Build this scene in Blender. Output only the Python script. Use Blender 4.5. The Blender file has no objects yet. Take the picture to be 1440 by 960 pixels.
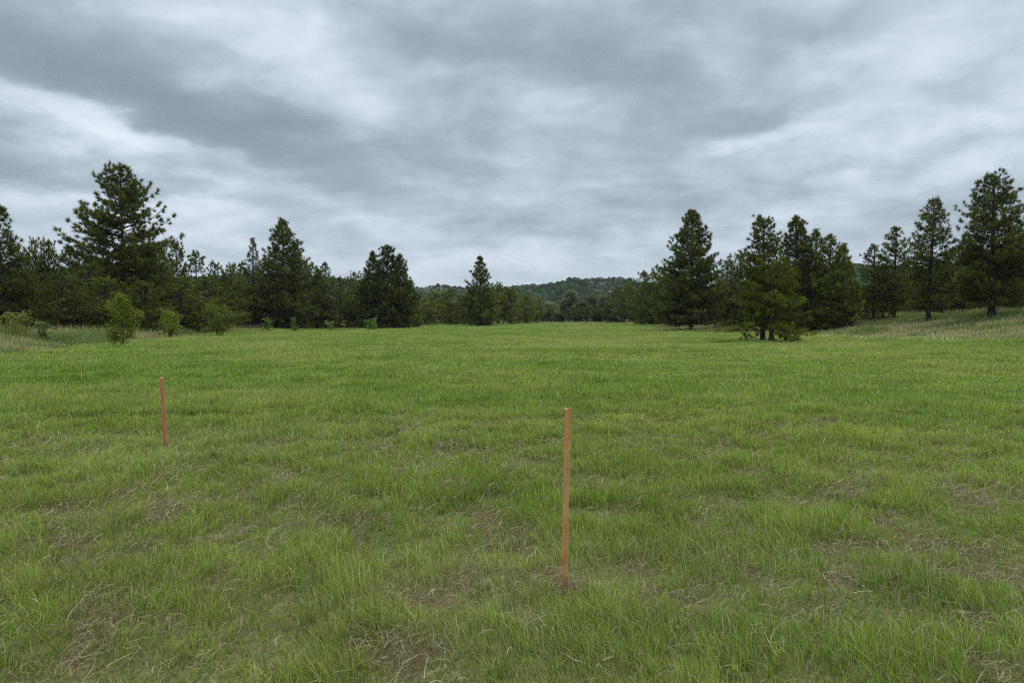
import bpy, math, random
import numpy as np
R = math.radians
rng = np.random.default_rng(7)
random.seed(7)
scene = bpy.context.scene
COL = scene.collection
CAMH = 1.6
HOR = 448.0          # horizon row in the 1440x960 photograph
F = 960.0            # focal length in the same pixels

# ------------------------------------------------------------------ noise
_tab = np.random.default_rng(99).random((16, 256, 256))
def vnoise(x, y, s=0):
    x = np.asarray(x, float); y = np.asarray(y, float)
    xi = np.floor(x).astype(int); yi = np.floor(y).astype(int)
    fx = x - xi; fy = y - yi
    fx = fx*fx*(3-2*fx); fy = fy*fy*(3-2*fy)
    t = _tab[s % 16]
    a = t[xi & 255, yi & 255]; b = t[(xi+1) & 255, yi & 255]
    c = t[xi & 255, (yi+1) & 255]; d = t[(xi+1) & 255, (yi+1) & 255]
    return (a*(1-fx)+b*fx)*(1-fy) + (c*(1-fx)+d*fx)*fy
def fbm(x, y, s=0, o=4):
    v = 0; a = .5; n = 0
    for i in range(o):
        v = v + a*vnoise(np.asarray(x)*2**i+17.3*i, np.asarray(y)*2**i-9.1*i, s+i); n += a; a *= .5
    return v/n
def sstep(a, b, x):
    t = np.clip((np.asarray(x, float)-a)/(b-a), 0, 1); return t*t*(3-2*t)

# ------------------------------------------------------------------ terrain
LY = [0, 22, 30, 39, 52, 70, 92, 112, 128, 142, 155, 163, 168, 176]
LX = [-17, -19.5, -22, -24.5, -28, -31.5, -34.5, -34, -30, -25, -12, 2, 8, 15]
RY = [0, 38, 44, 55, 66, 76, 84, 92, 100, 120, 150, 168, 176]
RX = [33, 31, 29.5, 28.5, 28.5, 28, 19, 17, 21, 26, 31, 33, 30]
def edge(x, y):
    """metres outside the mown meadow (negative inside)"""
    l = np.interp(y, LY, LX) - x
    r = x - np.interp(y, RY, RX)
    f = (y - 172)*.7
    return np.maximum(np.maximum(l, r), f)
def ground(x, y):
    x = np.asarray(x, float); y = np.asarray(y, float)
    r = np.hypot(x, y)
    z = .55*sstep(95, 175, y)
    u = x - 26 - 2.0*(vnoise(y*.06, x*.02, 3)-.5)
    bank = np.where(u > 0, .16*(np.sqrt(u*u+9)-3), 0)
    bank = 5*np.tanh(bank/5)
    z = z + bank*sstep(10, 45, y)
    z = z + .16*(vnoise(x*.11, y*.11, 1)-.5)*sstep(5, 14, r)*(1-sstep(100, 200, r)*.5) + .05*(vnoise(x*.7, y*.7, 2)-.5)
    z = z + .35*sstep(0, 14, -x-27)*sstep(20, 40, y)
    return z
def gz(x, y): return float(ground(x, y))

# ------------------------------------------------------------------ mesh helpers
def mesh_np(name, V, loops, starts, col=None, mats=(), smooth=False):
    me = bpy.data.meshes.new(name)
    me.vertices.add(len(V)); me.vertices.foreach_set('co', np.ascontiguousarray(V, np.float32).ravel())
    me.loops.add(len(loops)); me.loops.foreach_set('vertex_index', np.ascontiguousarray(loops, np.int32))
    me.polygons.add(len(starts)); me.polygons.foreach_set('loop_start', np.ascontiguousarray(starts, np.int32))
    me.update(calc_edges=True)
    if col is not None:
        a = me.color_attributes.new('Col', 'FLOAT_COLOR', 'POINT')
        c = np.ones((len(V), 4), np.float32); c[:, :col.shape[1]] = col
        a.data.foreach_set('color', c.ravel())
    for m in mats: me.materials.append(m)
    me.polygons.foreach_set('use_smooth', np.full(len(starts), smooth, bool))
    return me
class MB:
    """collects pieces of one mesh"""
    def __init__(s): s.V=[]; s.L=[]; s.S=[]; s.C=[]; s.nv=0; s.nl=0
    def add(s, V, faces, col):
        """faces: int array (n,k)"""
        V = np.asarray(V, float); faces = np.asarray(faces)
        s.V.append(V); s.L.append((faces+s.nv).ravel()); k = faces.shape[1]
        s.S.append(s.nl+np.arange(len(faces))*k)
        col = np.asarray(col, float)
        if col.ndim == 1: col = np.tile(col, (len(V), 1))
        s.C.append(col); s.nv += len(V); s.nl += faces.size
    def mesh(s, name, mat, smooth=False):
        return mesh_np(name, np.vstack(s.V), np.concatenate(s.L), np.concatenate(s.S), np.vstack(s.C), (mat,), smooth)
def tube(mb, pts, rad, n=6, col=(1,1,1), cap=True):
    pts = np.asarray(pts, float); m = len(pts)
    d = np.gradient(pts, axis=0); d /= np.linalg.norm(d, axis=1)[:, None]+1e-9
    ref = np.where(np.abs(d[:, 2:3]) > .9, np.array([[1., 0, 0]]), np.array([[0, 0, 1.]]))
    a = np.cross(d, ref); a /= np.linalg.norm(a, axis=1)[:, None]+1e-9
    b = np.cross(d, a)
    th = np.arange(n)*2*math.pi/n
    V = (pts[:, None, :] + np.asarray(rad)[:, None, None]*(np.cos(th)[None, :, None]*a[:, None, :]+np.sin(th)[None, :, None]*b[:, None, :])).reshape(-1, 3)
    i = np.arange(m-1)[:, None]*n; j = np.arange(n)[None, :]; jn = (j+1) % n
    f = np.stack([i+j, i+jn, i+n+jn, i+n+j], -1).reshape(-1, 4)
    mb.add(V, f, col)
def link(o, parent=None):
    COL.objects.link(o)
    if parent: o.parent = parent
    return o
def tag(o, label=None, cat=None, group=None, kind=None):
    if label: o['label'] = label
    if cat: o['category'] = cat
    if group: o['group'] = group
    if kind: o['kind'] = kind
    return o

# ------------------------------------------------------------------ materials
def newmat(name):
    m = bpy.data.materials.new(name); m.use_nodes = True
    nt = m.node_tree; nt.nodes.clear()
    return m, nt, nt.nodes, nt.links
def leaf_mat(name, trans=.3, rough=.6, spec=.25, var=.25, scale=3.0, tint=(1,1,1)):
    m, nt, N, L = newmat(name)
    out = N.new('ShaderNodeOutputMaterial'); at = N.new('ShaderNodeAttribute'); at.attribute_name = 'Col'
    geo = N.new('ShaderNodeNewGeometry'); nz = N.new('ShaderNodeTexNoise'); nz.inputs['Scale'].default_value = scale
    nz.inputs['Detail'].default_value = 3
    L.new(geo.outputs['Position'], nz.inputs['Vector'])
    mr = N.new('ShaderNodeMapRange'); mr.inputs['From Min'].default_value = .3; mr.inputs['From Max'].default_value = .7
    mr.inputs['To Min'].default_value = 1-var; mr.inputs['To Max'].default_value = 1+var
    L.new(nz.outputs[0], mr.inputs['Value'])
    oi = N.new('ShaderNodeObjectInfo')
    mr2 = N.new('ShaderNodeMapRange'); mr2.inputs['To Min'].default_value = .85; mr2.inputs['To Max'].default_value = 1.15
    L.new(oi.outputs['Random'], mr2.inputs['Value'])
    mm = N.new('ShaderNodeMath'); mm.operation = 'MULTIPLY'; L.new(mr.outputs[0], mm.inputs[0]); L.new(mr2.outputs[0], mm.inputs[1])
    vm = N.new('ShaderNodeVectorMath'); vm.operation = 'SCALE'; L.new(at.outputs['Color'], vm.inputs[0]); L.new(mm.outputs[0], vm.inputs['Scale'])
    vt = N.new('ShaderNodeVectorMath'); vt.operation = 'MULTIPLY'; L.new(vm.outputs[0], vt.inputs[0]); vt.inputs[1].default_value = tint
    p = N.new('ShaderNodeBsdfPrincipled'); p.inputs['Roughness'].default_value = rough
    p.inputs['Specular IOR Level'].default_value = spec
    L.new(vt.outputs[0], p.inputs['Base Color'])
    tr = N.new('ShaderNodeBsdfTranslucent')
    t2 = N.new('ShaderNodeVectorMath'); t2.operation = 'MULTIPLY'; L.new(vt.outputs[0], t2.inputs[0]); t2.inputs[1].default_value = (1.15, 1.25, .6)
    L.new(t2.outputs[0], tr.inputs['Color'])
    mx = N.new('ShaderNodeMixShader'); mx.inputs[0].default_value = trans
    L.new(p.outputs[0], mx.inputs[1]); L.new(tr.outputs[0], mx.inputs[2]); L.new(mx.outputs[0], out.inputs[0])
    return m
M_grass = leaf_mat('grass_blades', .38, .6, .14, .18, 1.4)
M_rough = leaf_mat('meadow_stalks', .3, .8, .1, .2, 1.2)
M_dry = leaf_mat('dry_straw', .15, .7, .2, .25, 9)
M_needle = leaf_mat('pine_needles', .32, .8, .04, .35, .8)
M_leaf = leaf_mat('broad_leaves', .4, .6, .2, .25, 1.5)
M_far = leaf_mat('far_foliage', .05, .9, .05, .35, .02)

def bark_mat():
    m, nt, N, L = newmat('pine_bark')
    out = N.new('ShaderNodeOutputMaterial'); p = N.new('ShaderNodeBsdfPrincipled')
    g = N.new('ShaderNodeTexCoord'); mp = N.new('ShaderNodeMapping'); mp.inputs['Scale'].default_value = (9, 9, 1.6)
    v = N.new('ShaderNodeTexVoronoi'); v.feature = 'DISTANCE_TO_EDGE'; v.inputs['Scale'].default_value = 1
    nz = N.new('ShaderNodeTexNoise'); nz.inputs['Scale'].default_value = 5; nz.inputs['Detail'].default_value = 6
    L.new(g.outputs['Object'], mp.inputs[0]); L.new(mp.outputs[0], v.inputs['Vector']); L.new(g.outputs['Object'], nz.inputs['Vector'])
    r = N.new('ShaderNodeValToRGB'); r.color_ramp.elements[0].color = (.018, .013, .010, 1); r.color_ramp.elements[1].color = (.095, .065, .048, 1)
    r.color_ramp.elements[1].position = .35
    mu = N.new('ShaderNodeMath'); mu.operation = 'MULTIPLY'; L.new(v.outputs[0], mu.inputs[0]); L.new(nz.outputs[0], mu.inputs[1])
    L.new(mu.outputs[0], r.inputs[0]); L.new(r.outputs[0], p.inputs['Base Color']); p.inputs['Roughness'].default_value = .9
    b = N.new('ShaderNodeBump'); b.inputs['Strength'].default_value = .8; b.inputs['Distance'].default_value = .03
    L.new(mu.outputs[0], b.inputs['Height']); L.new(b.outputs[0], p.inputs['Normal']); L.new(p.outputs[0], out.inputs[0])
    return m
M_bark = bark_mat()

def soil_mat():
    m, nt, N, L = newmat('meadow_ground')
    out = N.new('ShaderNodeOutputMaterial'); p = N.new('ShaderNodeBsdfPrincipled'); p.inputs['Roughness'].default_value = .95
    p.inputs['Specular IOR Level'].default_value = .1
    at = N.new('ShaderNodeAttribute'); at.attribute_name = 'Col'
    g = N.new('ShaderNodeNewGeometry')
    n1 = N.new('ShaderNodeTexNoise'); n1.inputs['Scale'].default_value = 22; n1.inputs['Detail'].default_value = 8; n1.inputs['Roughness'].default_value = .7
    n2 = N.new('ShaderNodeTexNoise'); n2.inputs['Scale'].default_value = .9; n2.inputs['Detail'].default_value = 5
    L.new(g.outputs['Position'], n1.inputs['Vector']); L.new(g.outputs['Position'], n2.inputs['Vector'])
    a = N.new('ShaderNodeMapRange'); a.inputs['From Min'].default_value = .3; a.inputs['From Max'].default_value = .7; a.inputs['To Min'].default_value = .55; a.inputs['To Max'].default_value = 1.45
    b = N.new('ShaderNodeMapRange'); b.inputs['From Min'].default_value = .3; b.inputs['From Max'].default_value = .7; b.inputs['To Min'].default_value = .85; b.inputs['To Max'].default_value = 1.15
    L.new(n1.outputs[0], a.inputs[0]); L.new(n2.outputs[0], b.inputs[0])
    mu = N.new('ShaderNodeMath'); mu.operation = 'MULTIPLY'; L.new(a.outputs[0], mu.inputs[0]); L.new(b.outputs[0], mu.inputs[1])
    vm = N.new('ShaderNodeVectorMath'); vm.operation = 'SCALE'; L.new(at.outputs['Color'], vm.inputs[0]); L.new(mu.outputs[0], vm.inputs['Scale'])
    L.new(vm.outputs[0], p.inputs['Base Color'])
    bp = N.new('ShaderNodeBump'); bp.inputs['Strength'].default_value = .7; bp.inputs['Distance'].default_value = .03
    L.new(n1.outputs[0], bp.inputs['Height']); L.new(bp.outputs[0], p.inputs['Normal']); L.new(p.outputs[0], out.inputs[0])
    return m
M_soil = soil_mat()

def wood_mat(name, c1, c2, c3):
    m, nt, N, L = newmat(name)
    out = N.new('ShaderNodeOutputMaterial'); p = N.new('ShaderNodeBsdfPrincipled'); p.inputs['Roughness'].default_value = .75
    p.inputs['Specular IOR Level'].default_value = .2
    g = N.new('ShaderNodeTexCoord'); mp = N.new('ShaderNodeMapping'); mp.inputs['Scale'].default_value = (34, 34, 2.4)
    L.new(g.outputs['Object'], mp.inputs[0])
    n1 = N.new('ShaderNodeTexNoise'); n1.inputs['Scale'].default_value = 1.6; n1.inputs['Detail'].default_value = 6; n1.inputs['Distortion'].default_value = .6
    L.new(mp.outputs[0], n1.inputs['Vector'])
    n2 = N.new('ShaderNodeTexNoise'); n2.inputs['Scale'].default_value = 7; n2.inputs['Detail'].default_value = 4
    L.new(g.outputs['Object'], n2.inputs['Vector'])
    r = N.new('ShaderNodeValToRGB'); e = r.color_ramp.elements
    e[0].position = .32; e[0].color = (*c1, 1); e[1].position = .68; e[1].color = (*c3, 1); k = e.new(.5); k.color = (*c2, 1)
    mx = N.new('ShaderNodeMath'); mx.operation = 'MULTIPLY_ADD'; mx.inputs[1].default_value = .6
    m2 = N.new('ShaderNodeMath'); m2.operation = 'MULTIPLY'; m2.inputs[1].default_value = .5; L.new(n2.outputs[0], m2.inputs[0])
    L.new(n1.outputs[0], mx.inputs[0]); L.new(m2.outputs[0], mx.inputs[2]); L.new(mx.outputs[0], r.inputs[0])
    # knots, grey weather stains and soil splashed on the foot
    vk = N.new('ShaderNodeTexVoronoi'); vk.inputs['Scale'].default_value = 5.5; L.new(g.outputs['Object'], vk.inputs['Vector'])
    kn = N.new('ShaderNodeMapRange'); kn.inputs['From Min'].default_value = .06; kn.inputs['From Max'].default_value = .16; kn.inputs['To Min'].default_value = .75; kn.inputs['To Max'].default_value = 0
    L.new(vk.outputs['Distance'], kn.inputs[0])
    n3 = N.new('ShaderNodeTexNoise'); n3.inputs['Scale'].default_value = 9; n3.inputs['Detail'].default_value = 5; L.new(g.outputs['Object'], n3.inputs['Vector'])
    st = N.new('ShaderNodeMapRange'); st.inputs['From Min'].default_value = .5; st.inputs['From Max'].default_value = .68; st.inputs['To Max'].default_value = .35; L.new(n3.outputs[0], st.inputs[0])
    sx = N.new('ShaderNodeSeparateXYZ'); L.new(g.outputs['Object'], sx.inputs[0])
    fz = N.new('ShaderNodeMath'); fz.operation = 'MULTIPLY_ADD'; fz.inputs[1].default_value = -.16; L.new(n3.outputs[0], fz.inputs[0]); L.new(sx.outputs[2], fz.inputs[2])
    ft = N.new('ShaderNodeMapRange'); ft.inputs['From Min'].default_value = -.03; ft.inputs['From Max'].default_value = .06; ft.inputs['To Min'].default_value = .7; ft.inputs['To Max'].default_value = 0; L.new(fz.outputs[0], ft.inputs[0])
    prev = r.outputs[0]
    for fac, cc in ((st, tuple(q*.62 for q in c2)), (kn, (.09, .04, .02)), (ft, (.10, .075, .045))):
        mi = N.new('ShaderNodeMix'); mi.data_type = 'RGBA'; L.new(fac.outputs[0], mi.inputs[0]); L.new(prev, mi.inputs[6]); mi.inputs[7].default_value = (*cc, 1); prev = mi.outputs[2]
    L.new(prev, p.inputs['Base Color'])
    b = N.new('ShaderNodeBump'); b.inputs['Strength'].default_value = .5; b.inputs['Distance'].default_value = .002
    L.new(n1.outputs[0], b.inputs['Height']); L.new(b.outputs[0], p.inputs['Normal']); L.new(p.outputs[0], out.inputs[0])
    return m

# ------------------------------------------------------------------ ground sheet
GREEN = np.array([.17, .215, .060]); SOIL = np.array([.105, .080, .042])
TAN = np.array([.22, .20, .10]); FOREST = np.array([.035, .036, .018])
def streak(x, y):            # broad yellowish / deep green drifts in the meadow
    return fbm(x*.22+3, y*.30, 4, 4)
def bare(x, y):              # 0..1 thin, matted, dead places (mostly close by)
    n = fbm(x*4.2+fbm(x*1.5, y*1.5, 9)*1.5, y*3.4, 6, 4)*.75+fbm(x*.7, y*.7, 1, 2)*.25
    n = n + .16*np.exp(-((x-.33)**2/.035+(y-3.95)**2/.05))
    return .78*sstep(.588, .68, n + .045*(1-sstep(3.6, 7, y)) - .10*sstep(6, 14, y))
def build_ground():
    nr, na = 300, 760
    rr = .5*(1700/.5)**(np.linspace(0, 1, nr))
    th = np.linspace(0, 2*math.pi, na, endpoint=False)
    Rr, T = np.meshgrid(rr, th, indexing='ij')
    x = (Rr*np.sin(T)).ravel(); y = (Rr*np.cos(T)).ravel()
    z = ground(x, y)
    e = edge(x, y)+5*(fbm(x*.12, y*.12, 5)-.5)
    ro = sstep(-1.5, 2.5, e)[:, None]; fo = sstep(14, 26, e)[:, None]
    s = streak(x, y)[:, None]
    far = sstep(6, 22, np.hypot(x, y))[:, None]
    gr = GREEN*(.75+.5*s)*np.array([1, 1, 1])*(1-.35*(1-far)); gr[:, 0:1] *= .85+.35*s
    base = gr*(.45+.55*far)+SOIL*(.55-.55*far)
    b = bare(x, y)[:, None]*(1-far)
    base = base*(1-b)+SOIL*1.1*b
    base = base*(1-ro)+TAN*(.6+.7*fbm(x*.3, y*.3, 8)[:, None])*ro
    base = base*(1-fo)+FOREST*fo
    V = np.vstack([np.stack([x, y, z], 1), [[0, 0, gz(0, 0)]]])
    C = np.vstack([base, base[:1]])
    i = np.arange(nr-1)[:, None]*na; j = np.arange(na)[None, :]; jn = (j+1) % na
    f = np.stack([i+j, i+na+j, i+na+jn, i+jn], -1).reshape(-1, 4)[:, ::-1]
    mb = MB(); mb.add(V, f, C)
    c = len(V)-1; jj = np.arange(na)
    tri = np.stack([np.full(na, c), (jj+1) % na, jj], 1)
    mb.L.append(tri.ravel()); mb.S.append(mb.nl+np.arange(na)*3); mb.nl += tri.size
    me = mb.mesh('ground', M_soil, True)
    return tag(link(bpy.data.objects.new('ground', me)), kind='structure')
build_ground()

# ------------------------------------------------------------------ grass blades
def blades(mb, x, y, h, w, lean, ldir, col, segs=3, z0=None, face=None):
    """tapering curved blades; lean = sideways reach at the tip as a share of h"""
    n = len(x)
    if z0 is None: z0 = ground(x, y)-.01
    if face is None: face = rng.uniform(0, 2*math.pi, n)
    wx, wy = np.cos(face), np.sin(face); lx, ly = np.cos(ldir), np.sin(ldir)
    ts = {3: [0, .4, .75, 1], 2: [0, .55, 1]}[segs]
    ws = {3: [.7, 1, .7, 0], 2: [.9, .8, 0]}[segs]
    rows = []; cols = []
    for t, k in zip(ts, ws):
        off = lean*h*t*t
        zz = z0 + h*(t - .35*np.minimum(lean, 1.6)*t*t)
        cx = x+lx*off; cy = y+ly*off
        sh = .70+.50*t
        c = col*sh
        if k == 0:
            rows.append(np.stack([cx, cy, zz], 1)[:, None]); cols.append(c[:, None])
        else:
            hw = w*k*.5
            rows.append(np.stack([np.stack([cx-wx*hw, cy-wy*hw, zz], 1), np.stack([cx+wx*hw, cy+wy*hw, zz], 1)], 1))
            cols.append(np.stack([c, c], 1))
    V = np.concatenate(rows, 1); C = np.concatenate(cols, 1); k = V.shape[1]
    base = (np.arange(n)*k)[:, None]
    fq = np.concatenate([base+np.array([[2*i, 2*i+1, 2*i+3, 2*i+2]]) for i in range(segs-1)])
    ft = base+np.array([[k-3, k-2, k-1]])
    Vf = V.reshape(-1, 3)
    mb.add(Vf, fq, C.reshape(-1, 3))
    f = ft + (mb.nv-len(Vf)); mb.L.append(f.ravel()); mb.S.append(mb.nl+np.arange(n)*3); mb.nl += f.size

def grass_color(x, y, n):
    s = streak(x, y)[:, None]; s2 = fbm(x*.9, y*.9, 2)[:, None]
    deep = np.array([.155, .228, .030]); yel = np.array([.260, .30, .075])
    k = np.clip((s-.5)*1.7+(s2-.5)*1.2+.45, 0, 1)
    c = deep*(1-k)+yel*k
    vr = .45-.27*sstep(10, 60, y); c = c*(1+vr*rng.uniform(-1, 1, n))[:, None]; c[:, 0] *= rng.uniform(.85, 1.15, n)
    pale = rng.random(n) < .12-.09*sstep(12, 50, y)
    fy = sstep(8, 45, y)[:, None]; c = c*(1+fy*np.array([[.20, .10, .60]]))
    c[pale] = np.array([.38, .36, .20])*rng.uniform(.7, 1.25, (pale.sum(), 1))
    return c
def build_grass():
    mb = MB()
    # close to the camera: tufts of fine blades
    n = 420000
    y = rng.uniform(1.9, 12, n); x = rng.uniform(-1, 1, n)*(.84*y+.9)
    nt = 34000
    ty = rng.uniform(1.9, 12, nt); tx = rng.uniform(-1, 1, nt)*(.84*ty+.9)
    pick = rng.integers(0, nt, n); tuft = rng.random(n) < .6
    x = np.where(tuft, tx[pick]+rng.normal(0, .022, n), x); y = np.where(tuft, ty[pick]+rng.normal(0, .022, n), y)
    b = bare(x, y); hv = fbm(x*2.4, y*2.4, 10, 4)
    keep = (rng.random(n) > b*.74) & (edge(x, y) < 0)
    x, y, b, hv, pick, tuft = x[keep], y[keep], b[keep], hv[keep], pick[keep], tuft[keep]; n = len(x)
    h = (.045+.12*sstep(.25, .75, hv))*rng.uniform(.5, 1.3, n)*(1-.4*b)
    th = rng.uniform(.8, 1.25, nt); h *= np.where(tuft, th[pick], 1)
    w = np.maximum(.0026, .0006*y)*rng.uniform(.5, 1.8, n)
    ang = vnoise(x*.5, y*.5, 12)*6.28+rng.normal(0, 1.3, n)
    lean = np.abs(rng.normal(.35, .3, n))+.25*b
    c = grass_color(x, y, n); c *= (1-b*.25)[:, None]
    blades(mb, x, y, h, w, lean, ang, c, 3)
    # the odd taller stem
    n = 5200
    y = rng.uniform(2.2, 16, n); x = rng.uniform(-1, 1, n)*(.84*y+.9)
    k = vnoise(x*1.1, y*1.1, 14) > .45; x, y = x[k], y[k]; n = len(x)
    blades(mb, x, y, rng.uniform(.13, .28, n), np.maximum(.003, .0007*y)*rng.uniform(.9, 1.5, n), np.abs(rng.normal(.35, .3, n)), rng.uniform(0, 6.28, n),
           np.array([.14, .22, .06])*rng.uniform(.8, 1.4, (n, 1)), 3)
    # from 11 m to the far side
    n = 760000
    u = rng.random(n); y = 11*(178/11)**u; x = rng.uniform(-1, 1, n)*(.84*y+.9)
    e = edge(x, y)+3*(fbm(x*.2, y*.2, 5)-.5)
    keep = e < rng.normal(0, .8, n)
    x, y = x[keep], y[keep]; n = len(x)
    hv = fbm(x*.8, y*.8, 10, 3)
    h = (.07+.13*sstep(.25, .75, hv))*rng.uniform(.6, 1.3, n)
    w = .0009*y*rng.uniform(.7, 1.4, n)
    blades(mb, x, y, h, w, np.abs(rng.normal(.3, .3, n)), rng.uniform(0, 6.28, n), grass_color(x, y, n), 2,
           face=rng.normal(0, .9, n))
    o = link(bpy.data.objects.new('grass', mb.mesh('grass', M_grass)))
    tag(o, 'short green meadow grass covering the open field around the stakes', 'grass', kind='stuff')
build_grass()

def build_dry():
    mb = MB()
    n = 260000
    y = rng.uniform(1.9, 13, n); x = rng.uniform(-1, 1, n)*(.84*y+.9)
    b = bare(x, y)
    k = rng.random(n) < .10+.75*b**1.1; x, y, b = x[k], y[k], b[k]; n = len(x)
    L = rng.uniform(.03, .11, n); a = rng.uniform(0, 6.28, n); z = ground(x, y)
    cols = np.array([[.32, .255, .14], [.42, .36, .22], [.24, .165, .09], [.13, .09, .05], [.23, .23, .09]])
    c = cols[rng.integers(0, 5, n)]*rng.uniform(.75, 1.25, (n, 1))
    w = np.maximum(.0026, .0006*y)*rng.uniform(.7, 1.3, n)
    t0 = [0, .35, .7, 1]; bend = rng.normal(0, .22, n)
    z0 = rng.uniform(.004, .045, n)*(1+.5*(1-b)); z1 = rng.uniform(-.02, .06, n)
    P = []
    for t in t0:
        cx = x+np.cos(a)*L*t-np.sin(a)*bend*L*4*t*(1-t); cy = y+np.sin(a)*L*t+np.cos(a)*bend*L*4*t*(1-t)
        cz = z+z0+z1*t+.02*4*t*(1-t)*rng.random(n)
        ww = w*.5*(1-.6*t)
        P.append(np.stack([cx+np.sin(a)*ww, cy-np.cos(a)*ww, cz], 1)); P.append(np.stack([cx-np.sin(a)*ww, cy+np.cos(a)*ww, cz+.0015], 1))
    V = np.stack(P, 1); base = (np.arange(n)*8)[:, None]
    f = np.concatenate([base+np.array([[2*i, 2*i+1, 2*i+3, 2*i+2]]) for i in range(3)])
    mb.add(V.reshape(-1, 3), f, np.repeat(c, 8, 0))
    # upright dead blades at the rims of the bare places
    n = 60000
    y = rng.uniform(1.9, 13, n); x = rng.uniform(-1, 1, n)*(.84*y+.9); b = bare(x, y)
    k = rng.random(n) < .05+.6*b; x, y = x[k], y[k]; n = len(x)
    blades(mb, x, y, rng.uniform(.03, .12, n), np.maximum(.0024, .0006*y), np.abs(rng.normal(.9, .5, n)), rng.uniform(0, 6.28, n), cols[rng.integers(0, 5, n)]*rng.uniform(.7, 1.2, (n, 1)), 3)
    # long pale fallen stalks, where the photograph shows them (x, y, length, heading, curl)
    for px, py, ln, hd, cu in [(235, 745, .26, 2.3, .1), (262, 750, .2, -.9, .06), (345, 790, .28, .7, .1), (395, 765, .22, .9, .0), (398, 858, .16, .15, .05), (120, 880, .22, 1.2, .3),
                               (125, 912, .2, -.1, .2), (685, 788, .2, .35, .08), (715, 780, .12, .5, .05), (618, 652, .2, .5, .15), (340, 555, .3, 1.9, .1), (1110, 915, .28, .6, .12),
                               (1090, 930, .2, 1.4, .1), (980, 945, .25, -.2, .1), (905, 720, .14, .8, .1), (540, 865, .2, -.3, .1), (770, 905, .25, .25, .15), (1320, 915, .22, .1, .15), (880, 900, .2, 2.6, .1), (640, 760, .15, .2, .1)]:
        d = CAMH/((py-HOR)/F); X = (px-720)/F*d; t = np.linspace(0, 1, 10)
        cx = X+(t-.5)*ln*math.cos(hd)-4*t*(1-t)*cu*ln*math.sin(hd); cy = d+(t-.5)*ln*math.sin(hd)*1.3+4*t*(1-t)*cu*ln*math.cos(hd)
        pts = np.stack([cx, cy, ground(cx, cy)+.075+.02*np.sin(t*3)+.02*t], 1)
        tube(mb, pts, np.linspace(.0018, .0008, 10)*max(1, d/3.5), 5, (.36, .34, .20))
    o = link(bpy.data.objects.new('dry_grass', mb.mesh('dry_grass', M_dry)))
    tag(o, 'matted tan dead grass and straw lying in the thin brown places near the camera', 'dry grass', kind='stuff')
build_dry()

def build_rough():
    mb = MB(); n = 620000
    y = 20*(185/20)**rng.random(n); x = rng.uniform(-1, 1, n)*(.86*y+2)
    e = edge(x, y)+5*(fbm(x*.12, y*.12, 5)-.5)
    isl = np.hypot((x-22.5)/6.5, (y-89)/5)          # worn patch round the foot of the single pine
    k = ((e > rng.normal(0.3, 1.0, n)) & (e < 22) & (rng.random(n) < .8)) | ((isl < 1) & (rng.random(n) < .5))
    x, y, e = x[k], y[k], e[k]; n = len(x)
    hv = fbm(x*.35, y*.35, 11, 3); left = x < 10
    amp = np.where(left, .62, .3)*sstep(-1, 5, e)+.12
    amp = amp*np.where(y > 130, .7, 1)
    h = amp*(.6+.9*hv)*rng.uniform(.6, 1.35, n)
    tone = fbm(x*.2+30, y*.2, 7, 4)
    k2 = np.clip((tone-.5)*4+.5, 0, 1)[:, None]
    c = np.array([.16, .19, .075])*(1-k2)+np.array([.33, .29, .16])*k2
    c = c*np.where(left, 1.1, 1.12)[:, None]
    k3 = (fbm(x*.35, y*.6, 13, 3)[:, None] > .55)
    c = np.where(k3 & (rng.random((n, 1)) < .7), np.array([.11, .17, .05]), c)
    c = c*rng.uniform(.7, 1.3, (n, 1))
    blades(mb, x, y, h, .0008*y*rng.uniform(.7, 1.3, n), np.abs(rng.normal(.25, .25, n)), rng.uniform(0, 6.28, n), c, 2, face=rng.normal(0, .9, n))
    o = link(bpy.data.objects.new('rough_grass', mb.mesh('rough_grass', M_rough)))
    tag(o, 'taller tan and olive rough grass along the edges of the meadow under the trees', 'rough grass', kind='stuff')
build_rough()

# ------------------------------------------------------------------ trees
def clumps(mb, P, D, size, K, wid, spread, col, seed=0, leaf=False):
    """fans of needles (or leaves) at points P pointing along D"""
    g = np.random.default_rng(seed+1000)
    P = np.asarray(P, float); D = np.asarray(D, float); n = len(P)
    D = D/(np.linalg.norm(D, axis=1)[:, None]+1e-9)
    v = g.normal(size=(n, K, 3)); v /= np.linalg.norm(v, axis=2)[:, :, None]
    dirs = D[:, None, :]*g.uniform(.2, 1.2, (n, K, 1)) + v*spread
    dirs /= np.linalg.norm(dirs, axis=2)[:, :, None]+1e-9
    S = (np.asarray(size).reshape(n, 1)*g.uniform(.55, 1.0, (n, K)))[:, :, None]
    side = np.cross(dirs, g.normal(size=(n, K, 3))); side /= np.linalg.norm(side, axis=2)[:, :, None]+1e-9
    c = np.asarray(col)[:, None, :]*g.uniform(.75, 1.25, (n, K, 1))
    if leaf:
        ctr = P[:, None, :]+dirs*S
        up = np.cross(side, dirs)
        a = ctr-side*wid; b = ctr+side*wid
        t = ctr+(dirs+up*.4)*wid*1.4; q = ctr-(dirs)*wid*1.2
        V = np.stack([q, b, t, a], 2).reshape(-1, 3)
        f = np.arange(n*K)[:, None]*4+np.arange(4)[None]
        mb.add(V, f, np.repeat(c.reshape(-1, 3), 4, 0))
    else:
        off = P[:, None, :]-D[:, None, :]*g.uniform(0, .45, (n, K, 1))*S
        a = off-side*wid*.5; b = off+side*wid*.5; t = off+dirs*S
        V = np.stack([a, b, t], 2).reshape(-1, 3)
        f = np.arange(n*K)[:, None]*3+np.arange(3)[None]
        mb.add(V, f, np.repeat(c.reshape(-1, 3), 3, 0))

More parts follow.
